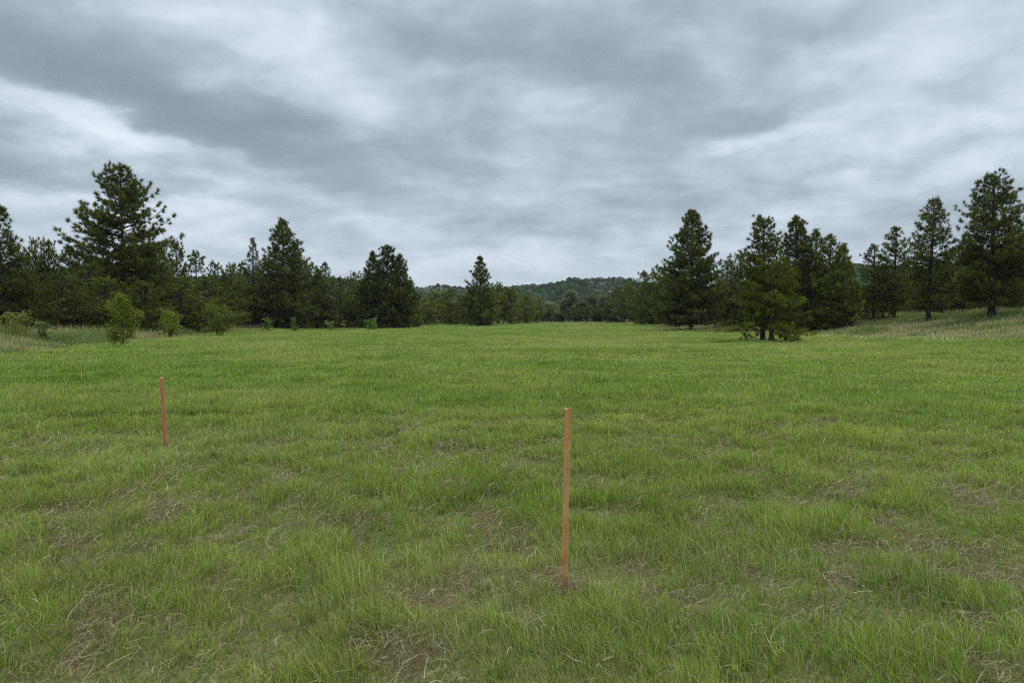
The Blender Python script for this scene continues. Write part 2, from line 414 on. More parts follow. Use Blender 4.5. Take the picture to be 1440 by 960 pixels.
def pine(seed, H, cb, Rm, peak=.25, top_pow=.8, step=.38, nb=(3, 5), up=(55, -8), sub=.36, size=.30, K=22, wid=.035, spread=.95,
         col=(.040, .058, .020), forks=(), lean=(0, 0), trunk_r=None, ragged=.3, dens=1.3, sparse=0.0, limb_r=.02):
    """conifer: returns trunk mesh and crown mesh. Rm widest crown radius at share `peak` of the crown."""
    g = np.random.default_rng(seed); tr = trunk_r or .014*H+.03
    tb = MB(); cbm = MB(); P = []; D = []; S = []; B = []
    def trunk_at(t, top):
        return np.array([lean[0]*t*t*H+wob[0]*math.sin(t*5+wob[2]), lean[1]*t*t*H+wob[1]*math.sin(t*4+wob[3]), t*top])
    def crown(H, x0, y0, zoff, cb, Rm, trs):
        nonlocal P, D, S
        ts = np.linspace(0, 1, 14)
        pts = np.array([trunk_at(t, H) for t in ts])+np.array([x0, y0, zoff])
        k = np.clip((pts[:, 2]-zoff)/2.5, 0, 1)[:, None]
        pts[:, :2] = pts[:, :2]*1
        rr = trs*(1-ts)**.75+.015; rr[0] *= 1.35
        tube(tb, pts, rr, 9)
        lob = g.uniform(0, 6.28, 4); ph = g.uniform(0, 6.28, 4)
        z = cb
        while z < H*.985:
            t = (z-cb)/(H-cb)
            if t < peak: pr = .72+.28*(t/peak)**.8
            else: pr = (1-((t-peak)/(1-peak)))**top_pow
            pr = max(pr, .04)
            for _ in range(int(round(g.integers(nb[0], nb[1]+1)*(.9+dens*pr*(1-.45*t))))):
                if g.random() < sparse*(t > .45): continue
                az = g.uniform(0, 6.28)
                Ln = 1.08*Rm*pr*g.uniform(1-ragged*1.2, 1+ragged*.3)*(1+ragged*.5*math.sin(az*2+lob[0]+t*7)*math.cos(t*11+lob[1]))
                Ln = max(Ln, .22)
                el = R(up[1]+(up[0]-up[1])*t**1.3+g.normal(0, 7))
                zz = z+g.uniform(-.5, .5)*step; tt = min(zz/H, .985)
                st = trunk_at(tt, H)+np.array([x0, y0, zoff])
                m = 6; q = np.linspace(0, 1, m); n0 = len(P)
                out = np.array([math.cos(az), math.sin(az), 0.])
                bend = g.normal(0, .12); sidev = np.array([-out[1], out[0], 0])
                pts = st+out*(q*Ln*math.cos(el))[:, None]+sidev*(bend*Ln*q*q)[:, None]
                pts[:, 2] += q*Ln*math.sin(el)+.16*Ln*q**2.2-(.05*Ln*np.sin(q*3.1))
                br = max(.006, limb_r*Ln**.6)
                tube(tb, pts, br*(1-.8*q)+.003, 4)
                # tip clumps
                tang = pts[-1]-pts[-2]; tang /= np.linalg.norm(tang)
                P.append(pts[-1]); D.append(tang+np.array([0, 0, .45])); S.append(size*g.uniform(.9, 1.25))
                ns = max(1, int(Ln*.85/sub))
                for i in range(ns):
                    s = .22+.76*(i+g.random()*.8)/ns
                    j = s*(m-1); a = int(min(j, m-2)); bp = pts[a]*(1-(j-a))+pts[a+1]*(j-a)
                    sg = 1 if (i % 2) else -1
                    sl = min(.42*Ln*(1-s)+.25, 1.6)*g.uniform(.6, 1.15)
                    ang = sg*R(g.uniform(30, 70))
                    dv = out*math.cos(ang)+sidev*math.sin(ang); dv = dv+np.array([0, 0, .12+.35*t+g.normal(0, .16)])
                    dv /= np.linalg.norm(dv)
                    e = bp+dv*sl
                    if sl > .5: tube(tb, [bp, (bp+e)/2+np.array([0, 0, .02]), e], [br*.35+.003, br*.25+.003, .003], 3)
                    nc = max(1, int(sl/(sub*.85)))
                    for c in range(nc):
                        f = (c+1)/nc
                        P.append(bp+dv*sl*f+g.normal(0, .05, 3)); D.append(dv*.8+np.array([0, 0, .5])); S.append(size*(1.25-.35*t)*g.uniform(.7, 1.1)*(1 if f > .9 else .85))
                B.extend([g.uniform(.6, 1.45)]*(len(P)-n0))
            z += step*g.uniform(.75, 1.25)*(1.05-.45*t)
        tp = trunk_at(1, H)+np.array([x0, y0, zoff])
        for i in range(4):
            P.append(tp-np.array([0, 0, .2*i])); D.append(np.array([g.normal(0, .2), g.normal(0, .2), 1.])); S.append(size*(.9 if i else 1.1)); B.append(1.)
    wob = (g.normal(0, .05), g.normal(0, .05), g.uniform(0, 6), g.uniform(0, 6))
    wob = (wob[0]*H/12, wob[1]*H/12, wob[2], wob[3])
    crown(H, 0, 0, 0, cb, Rm, tr)
    for (fx, fy, fH, fR) in forks:          # extra leaders standing close together in one tree
        crown(fH, fx, fy, 0, cb, fR, tr*.6)
    P = np.array(P); D = np.array(D); S = np.array(S)
    B = np.array(B)[:, None]; keep = P[:, 2] > .12; P, D, S, B = P[keep], D[keep], S[keep], B[keep]
    n = len(P); c = np.array(col)[None]*g.uniform(.8, 1.25, (n, 1))*B
    c[:, 0] *= g.uniform(.85, 1.25, n)
    clumps(cbm, P, D, S*1.04, int(K*1.4), wid, spread, c, seed)
    return tb.mesh('trunk', M_bark, True), cbm.mesh('crown', M_needle)

def leafy(seed, H, Rm, cb=.1, n_br=40, size=.22, K=10, wid=.05, col=(.09, .14, .035), conic=.3, spread=1.0, stems=1, sub=.3):
    g = np.random.default_rng(seed); tb = MB(); cm = MB(); P = []; D = []; S = []
    for s_ in range(stems):
        ax = g.normal(0, Rm*.25*(stems > 1), 2); a0 = g.normal(0, Rm*.2, 2)
        ts = np.linspace(0, 1, 8); hh = H*g.uniform(.8, 1) if s_ else H
        tp = np.stack([a0[0]*(stems > 1)+ax[0]*ts+.03*np.sin(ts*5), a0[1]*(stems > 1)+ax[1]*ts, hh*.95*ts], 1)
        tube(tb, tp, (.012*H+.012)*(1-ts*.85), 6)
        for i in range(n_br//stems):
            t = g.uniform(max(cb/H, .04), 1); k = t*7; a = int(min(k, 6)); st = tp[a]*(1-k+a)+tp[a+1]*(k-a)
            pr = math.sqrt(max(.02, 1-(2*t-.85)**2*.8))*(1-conic*t)
            Ln = Rm*pr*g.uniform(.55, 1.15)*(.7 if stems > 1 else 1); az = g.uniform(0, 6.28); el = R(g.uniform(10, 50)+20*t)
            dv = np.array([math.cos(az)*math.cos(el), math.sin(az)*math.cos(el), math.sin(el)])
            q = np.linspace(0, 1, 4); pts = st+dv*(q*Ln)[:, None]
            tube(tb, pts, (.004+.006*Ln)*(1-.7*q), 4)
            for c in range(max(2, int(Ln/sub)*2)):
                f = g.uniform(.3, 1.05); P.append(st+dv*Ln*f+g.normal(0, .12*Rm*.5+.04, 3)); D.append(dv+np.array([0, 0, .4])); S.append(size*g.uniform(.6, 1.2))
    P = np.array(P); keep = P[:, 2] > .05; P = P[keep]; D = np.array(D)[keep]; S = np.array(S)[keep]
    c = np.array(col)[None]*g.uniform(.75, 1.3, (len(P), 1)); c[:, 0] *= g.uniform(.85, 1.25, len(P))
    clumps(cm, P, D, S, K, wid, spread, c, seed, leaf=True)
    return tb.mesh('trunk', M_bark, True), cm.mesh('crown', M_leaf)

def place(name, meshes, px, d, label, cat, group=None, rot=0., scale=1., sz=None, tint=None, dx=0):
    x = (px-720)/F*d+dx; z = gz(x, d)-.04
    e = link(bpy.data.objects.new(name, None)); e.location = (x, d, z); e.rotation_euler = (0, 0, rot)
    e.scale = (scale, scale, sz or scale); e.empty_display_size = .5
    tag(e, label, cat, group)
    for nm, me in zip(('trunk', 'crown'), meshes):
        link(bpy.data.objects.new(nm, me), e)
    return e
def hgt(px, d, top):
    x = (px-720)/F*d
    return CAMH+(HOR-top)/F*d-gz(x, d)
def wd(pxw, d): return pxw/F*d

DARK = (.080, .098, .019); MID = (.094, .116, .020); OLIVE = (.135, .158, .026); LIGHT = (.11, .155, .040)
# --- the single pines of the photograph: (px, top row, distance, half width px, options, label)
heroes = [
 (174, 238, 72, 75, dict(cb=4.8, peak=.12, top_pow=.62, ragged=.3, size=.50, K=32, wid=.052, sub=.42, up=(48, 0), step=.52, col=DARK, limb_r=.024, dens=1.35), 'tallest pine on the left, broad tufted crown, rising behind the small round sapling', 11),
 (2, 292, 52, 44, dict(cb=.6, dens=1.9, peak=.3, top_pow=.75, size=.36, ragged=.35, col=DARK), 'dark pointed pine cut off by the left edge of the photo', 12),
 (398, 310, 100, 46, dict(dens=1.4, cb=.8, peak=.22, top_pow=.72, size=.48, K=26, wid=.055, sub=.42, ragged=.3, col=DARK), 'tall dark round topped pine left of the distant hill, joined to a slimmer pine', 13),
 (357, 335, 104, 26, dict(cb=.8, peak=.2, top_pow=.85, size=.36, ragged=.25, sub=.44, col=MID), 'slim pointed pine tight against the left side of the tall rounded one', 14),
 (458, 369, 108, 22, dict(cb=.6, peak=.35, top_pow=.75, size=.34, ragged=.25, sub=.44, col=MID, forks=((-1.2, .3, 9.6, 1.6),)), 'small twin topped pine standing where the distant hill begins on the left', 15),
 (545, 347, 112, 36, dict(dens=1.3, cb=.4, peak=.3, top_pow=.72, size=.48, K=26, wid=.055, sub=.42, ragged=.4, col=DARK, forks=((-2.4, .2, 12.4, 2.8), (2.1, -.2, 12.0, 2.8))), 'bushy three topped pine in front of the distant ridge, left of the middle', 16),
 (675, 361, 132, 31, dict(cb=.5, peak=.12, top_pow=.9, size=.5, K=26, wid=.065, sub=.46, ragged=.45, col=DARK, dens=1.5), 'lone narrow pine rising above low bushes near the middle of the far edge', 17),
 (972, 298, 88, 51, dict(cb=1.5, peak=.16, top_pow=.68, size=.46, K=28, wid=.05, sub=.38, ragged=.25, col=DARK, dens=1.35), 'full conical pine with bare foot standing alone right of the field end', 18),
 (1073, 308, 47.5, 36, dict(cb=1.3, peak=.4, top_pow=.45, size=.28, K=28, wid=.028, sub=.25, step=.3, ragged=.45, sparse=.12, dens=1.5, col=DARK, trunk_r=.15, lean=(-.01, 0)), 'taller left pine of the front pair, airy tufted top on a bare twin foot', 19),
 (1085, 372, 45.8, 60, dict(cb=.95, peak=.14, top_pow=.38, size=.28, K=28, wid=.028, sub=.27, step=.36, ragged=.5, dens=1.0, col=(.12, .14, .023), trunk_r=.16, up=(40, -20), lean=(.02, 0)), 'low spreading olive green pine at the right of the front pair', 20),
 (1118, 308, 70, 38, dict(cb=.6, peak=.32, top_pow=.6, size=.38, ragged=.28, col=DARK, sub=.34, K=26, wid=.045, dens=1.9), 'dark tufted pine just behind the right side of the front pair', 21),
 (1145, 324, 74, 26, dict(cb=.6, peak=.3, top_pow=.7, size=.36, ragged=.25, col=DARK, sub=.34, dens=1.9), 'narrow dark pine wedged between the tufted one and the dense pointed one', 22),
 (1166, 330, 68, 36, dict(cb=.35, peak=.26, top_pow=.75, size=.36, ragged=.18, col=MID, sub=.32, dens=2., forks=((1.5, .4, 8.6, 1.8),)), 'dense pointed pine reaching the ground at the right end of the middle clump', 23),
 (1257, 321, 70, 28, dict(cb=1.2, peak=.3, top_pow=.55, size=.36, ragged=.4, sparse=.15, col=DARK, sub=.33, dens=1.5), 'shorter open crowned pine with bare trunk left of two taller ones on the bank', 24),
 (1228, 346, 72, 28, dict(cb=.3, dens=2., peak=.3, top_pow=.6, size=.28, ragged=.3, col=MID, sub=.34), 'low bushy pine at the left foot of the pines on the grassy bank', 25),
 (1307, 284, 62, 33, dict(cb=1.3, peak=.36, top_pow=.5, size=.36, ragged=.35, sparse=.1, col=DARK, sub=.32, trunk_r=.2, dens=1.8), 'middle pine on the grassy bank with a straight bare lower trunk', 26),
 (1393, 251, 57, 58, dict(cb=1.5, peak=.28, top_pow=.55, size=.38, K=26, ragged=.3, sparse=.05, col=DARK, sub=.33, trunk_r=.27, lean=(.006, 0), up=(50, -6), dens=1.9), 'biggest pine on the right bank with a thick dark trunk near the photo edge', 27),
]
for px, top, d, hw, o, lab, sd in heroes:
    H = hgt(px, d, top)
    place('pine_tree', pine(sd, H, Rm=wd(hw, d), **o), px, d, lab, 'pine tree')

# --- shared shapes for the woods behind
V_dense = [pine(40+i, 8.0, .3, 2.7+.3*i, peak=.3, top_pow=.6, size=.34, K=18, wid=.055, sub=.42, step=.42, ragged=.35, col=MID) for i in range(4)]
V_slim = [pine(50+i, 10.0, .5, 2.2, peak=.25, top_pow=.8, size=.34, K=18, wid=.05, sub=.42, step=.42, ragged=.3, col=DARK) for i in range(3)]
V_jun = [pine(60+i, 5.0, .15, 2.2, peak=.3, top_pow=.45, size=.30, K=16, wid=.055, sub=.38, step=.36, ragged=.35, up=(75, 25), col=OLIVE) for i in range(3)]
def dup(name, variants, hv, px, d, top, hw, label, cat, group, rv, i):
    H = hgt(px, d, top); base = hv[1]
    return place(name, variants[i % len(variants)], px, d, label, cat, group, rot=rv, scale=wd(hw, d)/base*(1.18 if name == 'pine_tree' else 1), sz=H/hv[0])
k = 0
def wood(rows, V, hv, name, label, cat, group):
    global k
    for px, top, d, hw in rows:
        k += 1
        dup(name, V, hv, px, d, top, hw, label, cat, group, random.uniform(0, 6.28), k)
# left belt, distinct tops first
wood([(28, 352, 62, 30), (52, 342, 66, 22), (70, 344, 67, 20), (100, 352, 74, 30), (130, 372, 66, 34), (205, 368, 76, 34), (226, 356, 82, 24), (250, 344, 84, 24), (303, 371, 90, 24), (325, 376, 92, 20), (150, 395, 62, 40), (200, 398, 64, 40), (90, 385, 58, 40), (255, 392, 72, 38), (290, 392, 80, 34), (40, 385, 54, 40), (10, 372, 60, 34), (-30, 350, 56, 40), (-60, 330, 60, 40)],
     V_dense, (8.0, 2.9), 'pine_tree', 'mid height dark pine packed in the belt behind the left meadow edge', 'pine tree', 'dark pines packed in the left belt')
k = 0
place('pine_tree', pine(71, hgt(277, 86, 357), 7.2, wd(11, 86), peak=.5, top_pow=.4, size=.34, step=.3, col=DARK), 277, 86, 'small pine with a round umbrella top poking above the left belt', 'pine tree')
wood([(340, 372, 108, 26), (378, 372, 112, 30), (425, 368, 112, 30), (440, 392, 110, 24), (478, 392, 116, 24), (500, 386, 125, 20), (518, 392, 118, 24), (575, 400, 122, 22), (330, 395, 96, 26), (412, 398, 104, 30), (376, 400, 102, 30), (350, 405, 100, 30)],
     V_dense, (8.0, 2.9), 'pine_tree', 'dark lower pine filling between the tall ones left of the lone narrow pine', 'pine tree', 'low dark pines between the tall ones at the left of the far edge')
k = 0
wood([(px_, top_+9, d_, w_) for px_, top_, d_, w_ in [(590, 408, 150, 24), (612, 404, 155, 22), (632, 402, 158, 24), (650, 410, 150, 20), (700, 396, 150, 26), (718, 402, 150, 22), (740, 410, 158, 20), (755, 414, 165, 14), (662, 404, 142, 20), (688, 400, 140, 20), (600, 420, 140, 22), (635, 418, 142, 22), (570, 412, 136, 22)]],
     V_jun, (5.0, 2.1), 'juniper_tree', 'low olive green juniper in the row along the middle of the far meadow edge', 'juniper tree', 'low junipers along the middle of the far edge')
wood([(868, 404, 180, 14), (884, 400, 172, 16), (905, 384, 150, 22), (926, 376, 140, 26), (942, 372, 128, 24), (915, 400, 140, 22), (955, 390, 118, 30), (1000, 392, 112, 34), (1022, 370, 115, 24), (1040, 362, 98, 26), (1060, 378, 92, 30), (1032, 395, 96, 26), (1100, 380, 90, 34), (1135, 385, 84, 34)],
     V_dense, (8.0, 2.9), 'pine_tree', 'dark green pine in the group behind the two front clumps on the right', 'pine tree', 'pines behind the front clumps on the right')
wood([(1205, 408, 112, 20), (1240, 380, 90, 30), (1275, 372, 84, 32), (1290, 392, 78, 34), (1330, 372, 80, 36), (1345, 350, 76, 30), (1360, 385, 70, 36), (1420, 350, 74, 44), (1440, 330, 66, 44), (1475, 300, 62, 50), (1410, 392, 72, 40), (1330, 398, 74, 36), (1455, 385, 64, 44)],
     V_dense, (8.0, 2.9), 'pine_tree', 'shaded pine in the stand behind the bank at the right edge', 'pine tree', 'shaded pines behind the right bank')

# --- grey green broadleaf trees in the gap at the far end
for i, (px, top, d, hw, lab) in enumerate([(801, 411, 235, 18, 'largest round grey green tree in the gap at the far end of the meadow'), (776, 428, 205, 12, 'pale grey bushy tree at the left side of the far gap'),
      (832, 416, 245, 14, 'grey green tree just right of the largest round one in the far gap'), (851, 420, 215, 13, 'soft grey green tree at the right side of the far gap'), (820, 428, 200, 12, 'low dull green tree in front of the round ones in the far gap')]):
    H = hgt(px, d, top)
    cl = [(.13, .15, .085), (.17, .175, .11), (.12, .145, .075), (.11, .13, .07), (.075, .10, .04)][i]
    place('broadleaf_tree', leafy(80+i, H, wd(hw, d), cb=.5, n_br=120, size=.7, K=10, wid=.22, col=cl, conic=.15, sub=.6), px, d, lab, 'tree')
# low scrub closing the view under the ridge
V_scrub = [leafy(90+i, 3.0, 2.4, cb=.1, n_br=70, size=.4, K=10, wid=.12, col=(.06, .08, .03), conic=.1, sub=.35, stems=3) for i in range(3)]
k = 0
wood([(767, 436, 185, 14), (790, 440, 186, 12), (812, 438, 190, 12), (840, 436, 184, 12), (858, 434, 180, 12), (872, 436, 176, 12), (742, 436, 176, 14), (895, 430, 165, 14)],
     V_scrub, (3.0, 2.0), 'scrub_bush', 'low dark green scrub bush along the end of the meadow in the far gap', 'bush', 'scrub bushes across the far gap')
# --- light green young trees and bushes at the edge of the meadow
saps = [
 (172, 415, 40, 33, 487, dict(n_br=75, size=.24, K=13, wid=.034, col=(.135, .17, .016), cb=.12, sub=.24, conic=.45), 'sapling', 'small round yellow green sapling standing alone in front of the tallest left pine', 'sapling'),
 (240, 436, 58, 24, 0, dict(n_br=50, size=.3, K=11, wid=.05, col=(.13, .165, .02), stems=3, sub=.25), 'bush', 'bright green bush right of the small round sapling in the rough grass', 'bush'),
 (308, 428, 64, 26, 0, dict(n_br=60, size=.3, K=11, wid=.05, col=(.11, .135, .022), stems=3, sub=.25), 'bush', 'widest olive green bush at the left meadow edge, left of the slim pointed pine', 'bush'),
 (22, 436, 42, 26, 0, dict(n_br=50, size=.28, K=11, wid=.035, col=(.17, .19, .055), stems=4, sub=.2), 'bush', 'pale green feathery bush near the left edge of the photo', 'bush'),
 (415, 447, 86, 9, 0, dict(n_br=24, size=.25, K=10, wid=.05, col=(.10, .16, .03), stems=2), 'bush', 'tiny green bush at the foot of the tall rounded pine', 'bush'),
 (466, 452, 88, 8, 0, dict(n_br=20, size=.25, K=9, wid=.05, col=(.14, .17, .06), stems=3), 'bush', 'tiny pale bush below the small twin topped pine', 'bush'),
 (520, 448, 96, 11, 0, dict(n_br=30, size=.3, K=10, wid=.06, col=(.12, .19, .04), stems=2), 'bush', 'little bright green bush at the left foot of the three topped pine', 'bush'),
 (375, 448, 80, 11, 0, dict(n_br=26, size=.28, K=9, wid=.05, col=(.10, .14, .035), stems=3), 'bush', 'small olive bush at the left foot of the tall rounded pine', 'bush'),
 (592, 448, 125, 9, 0, dict(n_br=24, size=.3, K=9, wid=.08, col=(.11, .16, .04), stems=2), 'bush', 'tiny green bush right of the three topped pine at the far edge', 'bush'),
 (60, 455, 42, 16, 0, dict(n_br=30, size=.24, K=9, wid=.04, col=(.09, .12, .04), stems=4), 'bush', 'low dull green bush just right of the pale feathery bush', 'bush'),
]
for i, (px, top, d, hw, b, o, nm, lab, cat) in enumerate(saps):
    place(nm, leafy(120+i, hgt(px, d, top), wd(hw, d), **o), px, d, lab, cat)

# ------------------------------------------------------------------ distant hills and the wood on them
def build_hill(name, azx, tops, d0, dtop, d1, seed, span):
    """ridge line given as photo columns/rows at distance dtop"""
    na, nr = 220, 60
    px = np.linspace(span[0], span[1], na)
    rows = np.interp(px, azx, tops)
    topz = CAMH+(HOR-rows)/F*dtop-3.8
    rr = np.linspace(d0, d1, nr)
    A, Q = np.meshgrid(px, rr, indexing='ij'); T = np.repeat(topz[:, None], nr, 1)
    x = (A-720)/F*Q; y = Q
    up = sstep(d0, dtop, Q)**.85; down = 1-.5*sstep(dtop, d1, Q)
    n = fbm(x*.012, y*.012, seed, 4)-.5
    z = -2+(T+2)*up*down*(1+0*n)+n*26*up*(1-sstep(dtop*.93, dtop, Q))
    f = lambda: None
    mb = MB(); i = np.arange(na-1)[:, None]*nr; j = np.arange(nr-1)[None, :]
    mb.add(np.stack([x.ravel(), y.ravel(), z.ravel()], 1), np.stack([i+j, i+nr+j, i+nr+j+1, i+j+1], -1).reshape(-1, 4), (.05, .055, .03))
    tag(link(bpy.data.objects.new(name, mb.mesh(name, M_soil, True))), kind='structure')
    return px, rr, z
def bil(px, rr, z, p, r):
    a = (p-px[0])/(px[1]-px[0]); b = (r-rr[0])/(rr[1]-rr[0])
    ai = np.clip(a.astype(int), 0, len(px)-2); bi = np.clip(b.astype(int), 0, len(rr)-2); fa = a-ai; fb = b-bi
    return (z[ai, bi]*(1-fa)+z[ai+1, bi]*fa)*(1-fb)+(z[ai, bi+1]*(1-fa)+z[ai+1, bi+1]*fa)*fb
hillsdef = [
 ('hill', [200, 430, 470, 500, 560, 600, 650, 700, 760, 900, 1100], [389, 389, 390, 394, 404, 407, 408, 408, 405, 408, 410], 420, 900, 1150, 3, (150, 1150), 11000),
 ('hill', [640, 690, 730, 770, 800, 850, 880, 900, 930, 1000, 1100], [426, 409, 406, 402, 393.5, 392, 393.5, 400, 410, 418, 426], 300, 620, 850, 5, (620, 1120), 9000),
 ('hill', [980, 1050, 1120, 1180, 1220, 1280, 1400, 1600], [424, 392, 376, 370, 371, 374, 369, 363], 260, 520, 700, 7, (960, 1640), 9000),
 ('hill', [-300, -100, 100, 250, 330], [372, 376, 384, 394, 420], 260, 560, 700, 9, (-320, 400), 1500),
]
fm = MB()
for nm, ax, tp, d0, dt, d1, sd, sp, cnt in hillsdef:
    hp, hr, hz = build_hill(nm, ax, tp, d0, dt, d1, sd, sp)
    r = d0*.97+(dt*1.06-d0*.97)*rng.random(cnt)**.8; p = rng.uniform(sp[0]+2, sp[1]-2, cnt)
    # a close line of trees along the crest
    nc = int((sp[1]-sp[0])*1.1); r = np.concatenate([r, dt*rng.uniform(.98, 1.03, nc)]); p = np.concatenate([p, rng.uniform(sp[0]+2, sp[1]-2, nc)])
    z = bil(hp, hr, hz, p, np.clip(r, d0, d1)); n = len(r)
    x = (p-720)/F*r; y = r
    Ht = 1.9+2.6*rng.random(n)**1.8; W = Ht*rng.uniform(.5, .85, n)
    tone = fbm(x*.01, y*.01, sd+2, 4)[:, None]
    c = np.array([.032, .052, .020])*(.7+.7*tone)*rng.uniform(.75, 1.3, (n, 1))
    if sd == 5:      # pale scree and bare aspens on the near hill
        pale = (np.hypot((p-848)/26, (r-500)/75) < 1) & (rng.random(n) < .3)
        c[pale] = np.array([.10, .10, .075])*rng.uniform(.7, 1.2, (pale.sum(), 1))
    m = 7
    th = np.arange(m)*2*math.pi/m
    rad = [(0, .55), (.25, 1.0), (.6, .85), (.85, .45)]
    V = []
    for (hh, ww) in rad:
        jit = rng.uniform(.7, 1.25, (n, m))
        V.append(np.stack([x[:, None]+np.cos(th)*W[:, None]*ww*jit, y[:, None]+np.sin(th)*W[:, None]*ww*jit, z[:, None]-.8+hh*Ht[:, None]+rng.normal(0, .25, (n, m))], 2))
    V.append(np.stack([x, y, z-.8+Ht*.97], 1)[:, None])
    V = np.concatenate(V, 1); kk = V.shape[1]; base = (np.arange(n)*kk)[:, None]
    fq = np.concatenate([base+np.array([[l*m+i, l*m+(i+1) % m, (l+1)*m+(i+1) % m, (l+1)*m+i]]) for l in range(3) for i in range(m)])
    ft = np.concatenate([base+np.array([[3*m+i, 3*m+(i+1) % m, kk-1]]) for i in range(m)])
    fm.add(V.reshape(-1, 3), fq, np.repeat(c, kk, 0))
    f = ft+(fm.nv-n*kk); fm.L.append(f.ravel()); fm.S.append(fm.nl+np.arange(len(f))*3); fm.nl += f.size
o = link(bpy.data.objects.new('hillside_forest', fm.mesh('hillside_forest', M_far)))
tag(o, 'far off conifer wood covering the low hills behind the meadow', 'forest', kind='stuff')

# ------------------------------------------------------------------ survey stakes
def stake(px_top, py_top, px_base, py_base, wpx, label, mat, seed):
    d = CAMH/((py_base-HOR)/F); x = (px_base-720)/F*d; z0 = gz(x, d)
    d = (CAMH-z0)/((py_base-HOR)/F); x = (px_base-720)/F*d; z0 = gz(x, d)
    ht = CAMH-(py_top-HOR)/F*d-z0; dx = (px_top-720)/F*d-x
    w = wpx/F*d; g = np.random.default_rng(seed)
    # squared lath: sawn faces, worn arrises, split top, drifted slightly along its length
    prof = [(-.5, -.36), (-.40, -.46), (.40, -.46), (.5, -.36), (.5, .36), (.40, .46), (-.40, .46), (-.5, .36)]
    nz = 22; V = []
    for i in range(nz):
        t = i/(nz-1); zz = -.18+(ht+.18)*t
        k = 1+.035*g.normal()*.6; s = w*k*(1 if zz > -.02 else max(.1, 1+(zz+.02)*4.5))
        s *= .9+.1*t
        bx = .004*math.sin(t*4+seed)
        for a, b in prof:
            top = (g.uniform(-.016, .008) if i == nz-1 else 0)
            V.append((a*s+bx, b*s*.8, zz+top))
    n = 8; F_ = [[i*n+j, i*n+(j+1) % n, (i+1)*n+(j+1) % n, (i+1)*n+j] for i in range(nz-1) for j in range(n)]
    me = bpy.data.meshes.new('wooden_stake')
    V.append((0.002, 0, ht-.006)); c = len(V)-1
    F_ += [[(nz-1)*n+j, (nz-1)*n+(j+1) % n, c] for j in range(n)]
    F_ += [list(range(n))[::-1]]
    me.from_pydata(V, [], F_); me.materials.append(mat); me.update()
    o = link(bpy.data.objects.new('wooden_stake', me)); o.location = (x, d, z0); o.rotation_euler = (R(-.6), math.atan2(dx, ht), R(18))
    tag(o, label, 'stake', 'wooden stakes driven into the meadow')
    return o
W1 = wood_mat('stake_wood', (.28, .125, .042), (.50, .25, .09), (.60, .345, .145))
W2 = wood_mat('stake_wood_red', (.24, .09, .035), (.42, .18, .075), (.52, .25, .12))
stake(800, 574, 796, 841, 8.0, 'tall near wooden stake standing right of the middle of the foreground', W1, 3)
stake(226, 531, 231, 634, 5.6, 'farther smaller reddish wooden stake standing in the grass on the left', W2, 5)

